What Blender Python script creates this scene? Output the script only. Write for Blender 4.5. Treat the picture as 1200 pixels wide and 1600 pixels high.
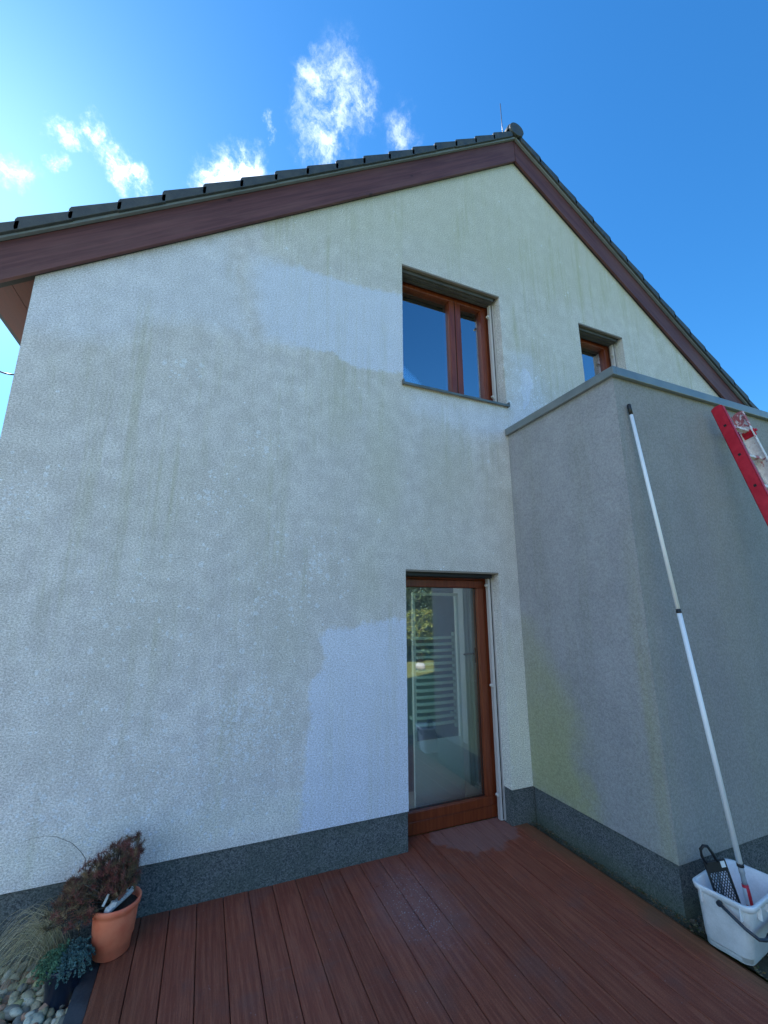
import bpy, math, random
from mathutils import Vector, Matrix, noise
PI = math.pi
R = math.radians
random.seed(7)
sc = bpy.context.scene
for o in list(bpy.data.objects): bpy.data.objects.remove(o)

# ------------------------------------------------------------------ camera
cam_d = bpy.data.cameras.new('camera'); cam = bpy.data.objects.new('camera', cam_d)
sc.collection.objects.link(cam); sc.camera = cam
cam_d.sensor_fit = 'HORIZONTAL'; cam_d.sensor_width = 36.0
cam_d.lens = 651.94 / 1200 * 36.0
cam_d.clip_start = .05; cam_d.clip_end = 2000
cr = Vector((0.92362737, -0.38329046, -0.00094873)); cu = Vector((-0.08450256, -0.20604162, 0.97488777)); cf = Vector((0.37386067, 0.90035286, 0.2226947))
M4 = Matrix((( cr.x, cu.x, -cf.x, 0), (cr.y, cu.y, -cf.y, 0), (cr.z, cu.z, -cf.z, 0), (0, 0, 0, 1)))
M4.translation = Vector((0, -3.3249, 1.8246))
cam.matrix_world = M4

# ------------------------------------------------------------------ light
SUN = Vector((-0.3863, 0.6942, 0.6074)).normalized()
EL = math.asin(SUN.z); ROT = math.atan2(SUN.x, SUN.y)
sd = bpy.data.lights.new('sun', 'SUN'); sun = bpy.data.objects.new('sun', sd); sc.collection.objects.link(sun)
sd.energy = 5.0; sd.angle = R(.5); sd.color = (1, .96, .9)
sun.rotation_euler = (-SUN).to_track_quat('-Z', 'Y').to_euler()
sc.view_settings.view_transform = 'Standard'; sc.view_settings.look = 'None'
sc.view_settings.exposure = 1.50; sc.view_settings.gamma = 1
sc.cycles.samples = 160

class NT:
    """tiny node-tree writer"""
    def __init__(s, nt): s.nt = nt; s.n = nt.nodes; s.l = nt.links
    def node(s, t, **k):
        n = s.n.new(t)
        for a, b in k.items(): setattr(n, a, b)
        return n
    def put(s, sock, v):
        if isinstance(v, bpy.types.NodeSocket): s.l.new(v, sock)
        elif v is not None:
            try: sock.default_value = v
            except Exception: sock.default_value = (v, v, v)
    def math(s, op, a, b=None, c=None, clamp=False):
        n = s.node('ShaderNodeMath', operation=op, use_clamp=clamp)
        s.put(n.inputs[0], a)
        if b is not None: s.put(n.inputs[1], b)
        if c is not None: s.put(n.inputs[2], c)
        return n.outputs[0]
    def vmath(s, op, a, b=None, scale=None):
        n = s.node('ShaderNodeVectorMath', operation=op)
        s.put(n.inputs[0], a)
        if b is not None: s.put(n.inputs[1], b)
        if scale is not None: s.put(n.inputs['Scale'], scale)
        return n.outputs['Value'] if op in ('LENGTH', 'DOT_PRODUCT', 'DISTANCE') else n.outputs['Vector']
    def noise(s, vec, scale=5, detail=4, rough=.55, dist=0, out='Fac'):
        n = s.node('ShaderNodeTexNoise'); s.put(n.inputs['Vector'], vec)
        n.inputs['Scale'].default_value = scale; n.inputs['Detail'].default_value = detail
        n.inputs['Roughness'].default_value = rough; n.inputs['Distortion'].default_value = dist
        return n.outputs[out]
    def vor(s, vec, scale, feature='F1', out='Distance', rnd=1):
        n = s.node('ShaderNodeTexVoronoi', feature=feature); s.put(n.inputs['Vector'], vec)
        n.inputs['Scale'].default_value = scale; n.inputs['Randomness'].default_value = rnd
        return n.outputs[out]
    def map(s, v, a, b, c=0, d=1, smooth=True):
        n = s.node('ShaderNodeMapRange', interpolation_type='SMOOTHSTEP' if smooth else 'LINEAR')
        s.put(n.inputs[0], v); s.put(n.inputs[1], a); s.put(n.inputs[2], b); s.put(n.inputs[3], c); s.put(n.inputs[4], d)
        return n.outputs[0]
    def mix(s, f, a, b, blend='MIX'):
        n = s.node('ShaderNodeMix', data_type='RGBA', blend_type=blend)
        s.put(n.inputs['Factor'], f)
        for sock, v in ((n.inputs[6], a), (n.inputs[7], b)):
            if isinstance(v, (tuple, list)): v = (*v[:3], 1)
            s.put(sock, v)
        return n.outputs[2]
    def scalevec(s, v, sx, sy, sz): return s.vmath('MULTIPLY', v, (sx, sy, sz))
    def attr(s, name, out='Fac'):
        n = s.node('ShaderNodeAttribute', attribute_name=name); return n.outputs[out]
    def sep(s, v):
        n = s.node('ShaderNodeSeparateXYZ'); s.put(n.inputs[0], v); return n.outputs
    def coord(s, out='Object'): return s.node('ShaderNodeTexCoord').outputs[out]
    def bump(s, h, strength=.3, dist=.01, normal=None):
        n = s.node('ShaderNodeBump'); s.put(n.inputs['Height'], h)
        n.inputs['Strength'].default_value = strength; n.inputs['Distance'].default_value = dist
        if normal: s.put(n.inputs['Normal'], normal)
        return n.outputs[0]

# ------------------------------------------------------------------ world: Nishita sky and the clouds on it
W = bpy.data.worlds.new('World'); sc.world = W; W.use_nodes = True
w = NT(W.node_tree); w.n.clear()
sky = w.node('ShaderNodeTexSky', sky_type='NISHITA'); sky.sun_disc = False
sky.sun_elevation = EL; sky.sun_rotation = ROT; sky.air_density = 1.0; sky.dust_density = .35; sky.ozone_density = 2.0; sky.altitude = 200
hs = w.node('ShaderNodeHueSaturation'); hs.inputs['Saturation'].default_value = 1.26; hs.inputs['Value'].default_value = 1.0
w.put(hs.inputs['Color'], sky.outputs[0])
g = w.coord('Generated')
blobs = [  # direction, radius, stretch of the blob in elevation, weight
 ((.1003,.514,.852),.038,1.0,.66), ((.1281,.536,.8344),.060,1.4,.60), ((.170,.515,.841),.038,1,.62), ((.122,.578,.806),.046,1.5,.62), ((.085,.55,.83),.03,1.2,.4),
 ((.2467,.5182,.8189),.036,1.3,.52), ((-.0054,.660,.752),.058,1,1.5), ((-.035,.672,.740),.046,1,1.3), ((.0358,.587,.8088),.013,1.3,.7),
 ((-.2647,.6479,.7143),.026,.8,.8), ((-.2796,.6747,.6831),.019,.8,.9), ((-.240,.648,.722),.018,1,.8), ((-.2180,.650,.728),.029,1,1.25), ((-.2050,.660,.722),.029,1,1.25),
 ((-.190,.673,.714),.030,1,1.3), ((-.172,.6831,.7104),.028,1,1.3), ((-.335,.6802,.652),.04,.6,.6), ((-.185,.695,.695),.03,.8,.7), ((-.6,-.5,.6),.2,1,.8)]
n1 = w.noise(g, 9, 6, .6, 0, 'Color'); off = w.vmath('SCALE', w.vmath('SUBTRACT', n1, (.5, .5, .5)), scale=.10)
n2 = w.noise(w.scalevec(g, 1, 1, .6), 38, 9, .68, 0, 'Color'); off2 = w.vmath('SCALE', w.vmath('SUBTRACT', n2, (.5, .5, .5)), scale=.050)
gd = w.vmath('ADD', w.vmath('ADD', g, off), off2)
cov = None
for c, r, st, wt in blobs:
    c = Vector(c).normalized()
    dv = w.scalevec(w.vmath('SUBTRACT', gd, tuple(c)), 1/r, 1/(r*st), 1/(r*st))
    q = w.map(w.vmath('LENGTH', dv), 1.45, .10, 0, wt)
    cov = q if cov is None else w.math('MAXIMUM', cov, q)
# unseen bright cloud added behind the camera as fill on the facade; a gap where the upper windows mirror it
back = w.math('MULTIPLY', w.map(w.sep(g)[1], -.12, -.45), w.map(w.vmath('DISTANCE', g, (.40, -.74, .54)), .45, .72))
bn_ = w.noise(w.scalevec(g, 1, 1, 1.6), 2.6, 5, .6)
cov = w.math('MAXIMUM', cov, w.math('MULTIPLY', back, w.map(bn_, .40, .58, 0, 1.3)))
det = w.noise(w.vmath('ADD', w.scalevec(g, 1, 1, .5), off), 30, 10, .70)
dens = w.math('MULTIPLY', cov, w.map(det, .30, .70, .15, 1.15))
dens = w.map(dens, .03, 1.0, 0, 1)
lum = w.vmath('DOT_PRODUCT', hs.outputs[0], (.2, .6, .2))
skyt = w.vmath('MULTIPLY', w.vmath('SCALE', hs.outputs[0], scale=w.math('DIVIDE', 1.0, w.math('MULTIPLY_ADD', lum, .085, 1.0))), (.51, .915, 1.06))
skyc = skyt
cc = w.vmath('ADD', w.vmath('SCALE', skyc, scale=.6), (4.6, 4.75, 5.0))
final = w.mix(dens, skyc, cc)
bg = w.node('ShaderNodeBackground'); w.put(bg.inputs[0], final); bg.inputs[1].default_value = .11
ow = w.node('ShaderNodeOutputWorld'); w.l.new(bg.outputs[0], ow.inputs[0])

# ------------------------------------------------------------------ materials
def mat(name, base=(.5, .5, .5), rough=.6, metal=0, spec=.5, build=None, coat=0):
    m = bpy.data.materials.new(name); m.use_nodes = True
    t = NT(m.node_tree); b = t.n['Principled BSDF']
    b.inputs['Base Color'].default_value = (*base, 1); b.inputs['Roughness'].default_value = rough
    b.inputs['Metallic'].default_value = metal; b.inputs['Specular IOR Level'].default_value = spec
    b.inputs['Coat Weight'].default_value = coat
    if build: build(t, b)
    return m
def mottled(c1, c2, scale=8, rough=.6, metal=0, bump=.15, fine=120, spec=.5, coat=0, stretch=(1, 1, 1)):
    def f(t, b):
        co = t.scalevec(t.coord(), *stretch)
        n = t.noise(co, scale, 6, .6); n2 = t.noise(co, fine, 3, .6)
        k = t.map(t.math('ADD', t.math('MULTIPLY', n, .7), t.math('MULTIPLY', n2, .3)), .35, .65)
        t.put(b.inputs['Base Color'], t.mix(k, c1, c2))
        t.put(b.inputs['Roughness'], t.map(n, .3, .7, rough*.85, min(1, rough*1.15)))
        t.put(b.inputs['Normal'], t.bump(n2, bump, .004))
    return mat('m', c1, rough, metal, spec, f, coat)

def stucco_white(t, b):
    co = t.coord(); x, y, z = t.sep(co)
    big = t.noise(co, 1.3, 5, .6); mid = t.noise(co, 7, 6, .62); edge = t.noise(co, 16, 6, .7)
    # cleaned areas (signed distance baked on the wall) with ragged edges
    e = t.math('SUBTRACT', t.math('ADD', t.math('MULTIPLY', mid, .16), t.math('MULTIPLY', edge, .09)), .125)
    xl = t.map(x, .05, .75, .22, .035)
    clean = t.map(t.math('ADD', t.attr('clean'), e), t.math('MULTIPLY', xl, -.4), xl)
    semi = t.math('MULTIPLY', t.map(t.math('ADD', t.attr('semi'), t.math('MULTIPLY', e, 1.4)), -.08, .14), .50)
    # bleached round spots
    wv = t.vmath('ADD', co, t.vmath('SCALE', t.vmath('SUBTRACT', t.noise(co, 30, 3, .5, 0, 'Color'), (.5, .5, .5)), scale=.02))
    dens = t.attr('spots')
    def spot(sc_, rad):
        d = t.vor(wv, sc_); rnd = t.sep(t.vor(wv, sc_, out='Color'))[0]
        on = t.map(t.math('ADD', dens, t.math('MULTIPLY', t.math('SUBTRACT', mid, .5), .45)), t.math('MULTIPLY', rnd, 1.0), t.math('ADD', t.math('MULTIPLY', rnd, 1.0), .04))
        return t.math('MULTIPLY', on, t.map(d, rad, rad*.7))
    sp = t.math('MAXIMUM', spot(34, .42), t.math('MULTIPLY', spot(15, .36), .9))
    sp = t.math('MAXIMUM', sp, t.math('MULTIPLY', spot(80, .45), .7))
    # dirt
    st1 = t.noise(t.scalevec(co, 9, 9, .45), 1, 6, .65); st2 = t.noise(t.scalevec(co, 28, 28, 1.0), 1, 5, .65)
    patchy = t.map(t.noise(t.scalevec(co, 1, 1, .55), 1.1, 5, .65, .4), .44, .60, .12, 1)
    streak = t.math('MULTIPLY', patchy, t.map(t.math('ADD', t.math('MULTIPLY', st1, .6), t.math('MULTIPLY', st2, .4)), .46, .62))
    dirt = t.mix(t.map(mid, .35, .65), (.615, .60, .62), (.74, .73, .745))
    dirt = t.mix(t.math('MULTIPLY', t.map(big, .42, .60), .4), dirt, (.57, .555, .545))
    dirt = t.mix(t.math('MULTIPLY', streak, t.math('ADD', .34, t.math('MULTIPLY', t.attr('green'), .66))), dirt, (.43, .43, .30))
    dirt = t.mix(t.math('MULTIPLY', t.attr('green'), .62), dirt, (.575, .575, .465))
    dirt = t.mix(t.math('MULTIPLY', t.attr('yellow'), .7), dirt, (.80, .82, .68))
    cl = t.mix(t.map(mid, .3, .7), (.655, .70, .82), (.70, .745, .87))
    cl = t.mix(t.math('MULTIPLY', streak, .35), cl, (.58, .60, .58))
    cl = t.vmath('SCALE', cl, scale=t.map(z, 1.5, 2.4, 1.06, 1.0))  # cleaned colour lightened low down to make up for missing light
    dirt = t.vmath('SCALE', dirt, scale=t.map(t.math('ADD', z, t.math('MULTIPLY', mid, .8)), .6, 2.4, 1.10, 1.0))  # lower wall colour raised in place of bounce light
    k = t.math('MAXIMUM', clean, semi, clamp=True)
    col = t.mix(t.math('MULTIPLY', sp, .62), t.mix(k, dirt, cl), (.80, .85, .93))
    grain = t.noise(co, 150, 3, .75); grain2 = t.noise(t.scalevec(co, 1, 1, 1.5), 78, 4, .7)
    gg = t.math('ADD', t.math('MULTIPLY', grain, .6), t.math('MULTIPLY', grain2, .4))
    gg = t.math('ADD', t.math('MULTIPLY', grain, .45), t.math('MULTIPLY', grain2, .55))
    dark = t.map(gg, .42, .58, .64, 1.25, False)
    dark = t.math('ADD', t.math('MULTIPLY', dark, t.math('SUBTRACT', 1, t.math('MULTIPLY', k, .15))), t.math('MULTIPLY', k, .15))
    col = t.vmath('SCALE', col, scale=dark)
    pit = t.map(t.vor(t.scalevec(co, 1, 1, .7), 60), .02, .12, 0, 1)
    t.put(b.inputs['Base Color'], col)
    t.put(b.inputs['Normal'], t.bump(t.math('ADD', gg, t.math('MULTIPLY', pit, .12)), .75, .006))
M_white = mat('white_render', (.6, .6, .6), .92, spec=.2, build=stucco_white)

YA_ = -1.2704
def stucco_grey(t, b):
    co = t.coord(); x, y, z = t.sep(co)
    mid = t.noise(co, 3, 6, .6)
    st = t.noise(t.scalevec(co, 7, 7, .5), 1, 6, .65)
    col = t.mix(t.map(mid, .3, .7), (.33, .33, .35), (.38, .38, .40))
    col = t.mix(t.math('MULTIPLY', t.map(st, .45, .68), .30), col, (.29, .30, .26))
    ed = t.math('SUBTRACT', t.noise(co, 5, 6, .65), .5)
    gr = t.math('MULTIPLY', t.map(t.math('ADD', t.attr('green'), t.math('MULTIPLY', ed, .34)), -.13, .16), t.map(t.math('ADD', z, t.math('MULTIPLY', ed, .8)), 1.7, .35, .45, 1.25))
    col = t.mix(t.math('MULTIPLY', gr, .60), col, (.38, .40, .16))
    col = t.mix(t.math('MULTIPLY', t.attr('edge'), t.map(st, .3, .6, .4, 1)), col, (.36, .36, .17))
    col = t.mix(t.math('MULTIPLY', t.attr('low'), .5), col, (.42, .44, .37))
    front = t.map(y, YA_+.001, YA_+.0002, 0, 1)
    col = t.mix(t.math('MULTIPLY', front, .35), col, (.25, .24, .235))  # front face darkened in the colour, standing in for shade
    grain = t.noise(co, 170, 3, .75)
    col = t.vmath('SCALE', col, scale=t.map(t.math('ADD', t.math('MULTIPLY', grain, .5), t.math('MULTIPLY', t.noise(co, 60, 4, .7), .5)), .41, .59, .80, 1.16, False))
    t.put(b.inputs['Base Color'], col)
    t.put(b.inputs['Normal'], t.bump(t.math('ADD', grain, t.math('MULTIPLY', t.noise(co, 60, 3, .6), .5)), .7, .005))
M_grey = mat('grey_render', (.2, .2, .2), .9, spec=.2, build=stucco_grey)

def plinth(t, b):
    co = t.coord(); x, y, z = t.sep(co)
    v = t.vor(co, 150, out='Color'); r = t.sep(v)[0]
    col = t.mix(r, (.045, .055, .064), (.19, .21, .215))
    col = t.mix(t.map(r, .88, .97), col, (.20, .22, .23))
    m = t.noise(co, 4, 5, .6)
    col = t.mix(t.math('MULTIPLY', t.map(m, .4, .65), .35), col, (.06, .085, .07))
    low = t.map(t.math('ADD', z, t.math('MULTIPLY', m, .1)), .20, .05)
    col = t.mix(t.math('MULTIPLY', low, t.map(x, 2.7, 2.82, .12, .45)), col, (.10, .12, .06))
    t.put(b.inputs['Base Color'], col)
    t.put(b.inputs['Normal'], t.bump(t.vor(co, 190), .6, .004))
M_plinth = mat('plinth_chip', (.1, .1, .1), .75, spec=.3, build=plinth)

def deckm(t, b):
    co = t.coord(); x, y, z = t.sep(co)
    bn = t.attr('board')
    gv = t.vmath('ADD', co, t.node('ShaderNodeCombineXYZ').outputs[0])
    g1 = t.noise(t.scalevec(co, 60, 2.5, 60), 1, 5, .6); g2 = t.noise(t.scalevec(co, 260, 14, 260), 1, 4, .6)
    blot = t.noise(co, 3.2, 6, .62); fine = t.noise(co, 220, 3, .7)
    col = t.mix(t.map(g1, .35, .68), (.23, .060, .036), (.33, .105, .060))
    col = t.mix(t.math('MULTIPLY', t.map(g2, .45, .7), .35), col, (.11, .042, .032))
    col = t.vmath('SCALE', col, scale=t.map(bn, 0, 1, .86, 1.10, False))
    col = t.mix(t.math('MULTIPLY', t.map(blot, .50, .68), .35), col, (.17, .095, .08))
    # green-brown algae towards the extension and the left edge
    al = t.math('MAXIMUM', t.map(t.math('ADD', x, t.math('MULTIPLY', blot, .3)), 2.68, 2.88), t.math('MULTIPLY', t.map(t.math('ADD', x, t.math('MULTIPLY', blot, .5)), .25, -.15), .35))
    col = t.mix(t.math('MULTIPLY', al, .42), col, (.14, .115, .05))
    # dry patch under the door
    dy = t.math('ADD', t.math('MULTIPLY', t.vmath('LENGTH', t.scalevec(t.vmath('SUBTRACT', co, (2.22, .10, 0)), 1/.42, 1/.33, 1)), 1), t.math('MULTIPLY', t.math('SUBTRACT', t.noise(co, 7, 5, .6), .5), 1.1))
    dry = t.map(dy, 1.0, .86)
    col = t.mix(dry, col, t.mix(t.map(g1, .3, .7), (.25, .115, .095), (.30, .15, .125)))
    # pale scuffs, dried speckles and a painted wet sheen
    sd_ = t.vmath('LENGTH', t.scalevec(t.vmath('SUBTRACT', co, (1.38, -.52, 0)), 1/.26, 1/.45, 1))
    spk = t.math('MULTIPLY', t.map(t.vor(co, 55), .26, .14), t.map(t.math('ADD', sd_, t.math('MULTIPLY', t.noise(co, 20, 3), .9)), 1.5, .75))
    spk2 = t.math('MULTIPLY', t.map(t.vor(co, 30), .085, .05), t.map(blot, .45, .6))
    col = t.mix(t.math('MULTIPLY', t.math('MAXIMUM', spk, t.math('MULTIPLY', spk2, .5)), .8), col, (.50, .46, .48))
    col = t.mix(t.math('MULTIPLY', t.map(t.math('ADD', sd_, t.math('MULTIPLY', t.noise(co, 9, 5, .65), 1.1)), 2.1, .8), .28), col, (.26, .19, .20))  # pale blotch paints the sheen of the wet boards into the colour
    scf = t.math('MULTIPLY', t.map(t.noise(t.scalevec(co, 3, 30, 3), 1.4, 5, .65, 1.5), .58, .72), .12)
    col = t.mix(scf, col, (.22, .16, .15))
    col = t.vmath('SCALE', col, scale=t.map(fine, .3, .7, .72, 1.28, False))
    t.put(b.inputs['Base Color'], col)
    wet = t.map(t.math('ADD', sd_, t.math('MULTIPLY', t.noise(co, 5, 5), 1.3)), 1.9, 1.1)
    ro = t.math('SUBTRACT', t.map(blot, .35, .65, .36, .62), t.math('MULTIPLY', wet, .18))
    t.put(b.inputs['Roughness'], t.math('MAXIMUM', ro, t.math('MULTIPLY', dry, .8)))
    rib = t.math('MULTIPLY', t.math('SINE', t.math('MULTIPLY', x, 2*PI/.0072)), .05)
    t.put(b.inputs['Normal'], t.bump(t.math('ADD', t.math('ADD', rib, t.math('MULTIPLY', g1, .7)), t.math('ADD', t.math('MULTIPLY', g2, .4), t.math('MULTIPLY', fine, .3))), .55, .004))
M_deck = mat('wet_deck', (.1, .05, .04), .5, spec=.12, build=deckm)

def verge(t, b):
    co = t.coord()
    x, y, z = t.sep(co)
    ax = t.math('ABSOLUTE', t.math('SUBTRACT', x, 3.21))
    s = t.math('SUBTRACT', t.math('MULTIPLY', ax, .808), t.math('MULTIPLY', z, .589))
    nn = t.math('ADD', t.math('MULTIPLY', ax, .589), t.math('MULTIPLY', z, .808))
    cv = t.node('ShaderNodeCombineXYZ'); t.put(cv.inputs[0], s); t.put(cv.inputs[1], nn); t.put(cv.inputs[2], t.math('MULTIPLY', t.math('SIGN', t.math('SUBTRACT', x, 3.21)), 3.7))
    c = cv.outputs[0]
    g1 = t.noise(t.scalevec(c, 1.4, 40, 1), 1, 6, .6, .6); g2 = t.noise(t.scalevec(c, 1, 5, 1), 1.2, 5, .6)
    col = t.mix(t.map(g1, .35, .68), (.085, .030, .032), (.135, .052, .052))
    col = t.mix(t.math('MULTIPLY', t.map(g2, .45, .7), .5), col, (.16, .075, .072))
    kn = t.map(t.vor(t.scalevec(c, 1, 1.7, 1), 2.4), .085, .03)
    col = t.mix(t.math('MULTIPLY', kn, .75), col, (.03, .012, .015))
    t.put(b.inputs['Base Color'], col)
    t.put(b.inputs['Normal'], t.bump(g1, .25, .003))
M_verge = mat('stained_board', (.08, .03, .03), .55, spec=.4, build=verge)

M_soffit = mottled((.10, .042, .04), (.14, .06, .056), 5, .6, bump=.1, stretch=(8, .5, 8))
def frame_w(t, b):
    co = t.coord()
    g1 = t.noise(t.scalevec(co, 40, 40, 3), 1, 5, .6, .4)
    t.put(b.inputs['Base Color'], t.mix(t.map(g1, .35, .68), (.15, .028, .010), (.21, .048, .016)))
    t.put(b.inputs['Normal'], t.bump(g1, .12, .002))
M_frame = mat('mahogany_frame', (.2, .05, .02), .32, spec=.5, build=frame_w)
M_frame_d = mat('seal_and_shadow', (.012, .01, .01), .5)
M_tile = mottled((.034, .042, .047), (.066, .076, .08), 10, .55, bump=.3)
M_strip = mottled((.17, .20, .225), (.22, .25, .275), 6, .5, metal=.0, bump=.05)
M_coping = mottled((.19, .215, .22), (.25, .275, .275), 5, .38, metal=.35, bump=.05)
M_sill = mottled((.12, .13, .12), (.17, .18, .165), 6, .4, metal=.4, bump=.05)
M_alu = mat('aluminium_rail', (.62, .60, .60), .42, metal=.25)
M_slat = mottled((.17, .15, .13), (.24, .21, .18), 6, .5, bump=.05, stretch=(.3, 6, 6))
M_slatd = mottled((.06, .06, .06), (.09, .088, .085), 6, .5, bump=.05)
M_pin = mat('pale_pin', (.62, .58, .54), .4)
M_room = mat('interior_paint', (.86, .88, .90), .8)
M_part = mat('blue_grey_paint', (.22, .29, .38), .7)
M_roomfloor = mat('interior_floor', (.55, .58, .60), .4)
M_mint = mottled((.86, .92, .88), (.90, .94, .92), 2, .35, bump=.02)
M_rail = mat('radiator_enamel', (.62, .80, .74), .25)
M_black = mat('black_plastic', (.012, .013, .016), .4)
M_curtain = mottled((.38, .48, .48), (.5, .6, .58), 4, .8, stretch=(20, 20, .3))

def glassm(base=.30):
    m = bpy.data.materials.new('window_glass'); m.use_nodes = True; t = NT(m.node_tree); t.n.clear()
    tr = t.node('ShaderNodeBsdfTransparent'); tr.inputs[0].default_value = (.90, .97, .95, 1)
    gl = t.node('ShaderNodeBsdfGlossy'); gl.inputs['Roughness'].default_value = .004; gl.inputs[0].default_value = (1, .95, 1, 1)
    bn = t.bump(t.noise(t.coord(), 2.2, 2, .5), .03, .02); t.put(gl.inputs['Normal'], bn)
    fr = t.node('ShaderNodeFresnel'); fr.inputs[0].default_value = 1.52
    k = t.math('MULTIPLY_ADD', fr.outputs[0], 1.8, base, clamp=True)
    mx = t.node('ShaderNodeMixShader'); t.put(mx.inputs[0], k); t.l.new(tr.outputs[0], mx.inputs[1]); t.l.new(gl.outputs[0], mx.inputs[2])
    o = t.node('ShaderNodeOutputMaterial'); t.l.new(mx.outputs[0], o.inputs[0]); return m
M_glass = glassm(); M_dglass = glassm(.12)

def terracotta(t, b):
    co = t.coord(); n = t.noise(co, 14, 6, .6); x, y, z = t.sep(co)
    col = t.mix(t.map(n, .35, .65), (.86, .19, .10), (.92, .26, .14))
    col = t.mix(t.math('MULTIPLY', t.map(t.math('ADD', z, t.math('MULTIPLY', n, .05)), .10, .06), .35), col, (.45, .13, .08))
    t.put(b.inputs['Base Color'], col)
M_terra = mat('terracotta_plastic', (.45, .17, .1), .5, build=terracotta)
M_navy = mottled((.012, .02, .045), (.02, .03, .06), 8, .35, bump=.02)
M_soil = mottled((.02, .015, .012), (.05, .04, .03), 30, .95, bump=.6)
def vcol(rough=.7, gain=1, trans=0, bump=0):
    def f(t, b):
        c = t.attr('col', 'Color')
        if bump:
            n = t.noise(t.coord(), 60, 4, .6)
            c = t.mix(t.math('MULTIPLY', t.map(n, .4, .7), .45), c, (.13, .12, .10))
            t.put(b.inputs['Normal'], t.bump(n, .3, .004))
        t.put(b.inputs['Base Color'], c)
    return mat('painted_by_vertex', (.5, .5, .5), rough, build=f, spec=.35)
M_leaf = vcol(.65); M_stone = vcol(.6, bump=1)
M_bark = mottled((.05, .035, .025), (.10, .08, .06), 20, .9, bump=.5)
def lawnm(t, b):
    co = t.coord(); n = t.noise(co, .8, 6, .6); n2 = t.noise(co, 25, 4, .6)
    t.put(b.inputs['Base Color'], t.mix(t.map(n2, .3, .7), t.mix(n, (.17, .19, .045), (.24, .24, .07)), (.12, .15, .03)))
M_lawn = mat('lawn', (.1, .14, .04), .9, build=lawnm)
M_earth = mottled((.035, .035, .022), (.075, .07, .045), 14, .95, bump=.7, fine=70)
M_bucket = mottled((.70, .72, .73), (.87, .89, .91), 9, .38, bump=.03)
M_pole = mottled((.84, .86, .90), (.90, .91, .94), 5, .35, bump=.02)
M_clear = mat('grey_coupling', (.32, .34, .36), .25)
M_redgrip = mat('red_grip', (.62, .02, .035), .35)
M_whiteplastic = mottled((.66, .70, .72), (.74, .77, .78), 10, .4, bump=.03)
M_darkmetal = mat('dark_metal', (.06, .065, .07), .4, metal=.6)
M_handle = mat('dark_handle', (.025, .035, .05), .35)
def redl(t, b):
    co = t.coord(); n = t.noise(co, 9, 6, .65); n2 = t.noise(co, 60, 4, .7)
    col = t.mix(t.map(n, .4, .7), (.50, .006, .026), (.60, .016, .040))
    col = t.mix(t.map(n2, .68, .76), col, (.40, .13, .14))
    t.put(b.inputs['Base Color'], col); t.put(b.inputs['Roughness'], t.map(n, .3, .7, .38, .55))
M_redl = mat('red_ladder_paint', (.45, .02, .03), .45, build=redl)
def wornl(t, b):
    co = t.coord(); n = t.noise(co, 11, 7, .7, .6); n2 = t.noise(co, 40, 5, .7)
    col = t.mix(t.map(n2, .35, .65), (.70, .64, .62), (.86, .83, .82))
    z = t.sep(co)[2]
    k = t.map(t.math('ADD', n, t.map(z, 3.25, 3.5, 0, .12)), .54, .60)
    col = t.mix(k, col, t.mix(n2, (.42, .03, .05), (.50, .22, .22)))
    t.put(b.inputs['Base Color'], col)
M_worn = mat('worn_ladder_paint', (.5, .45, .42), .6, build=wornl)

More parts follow.
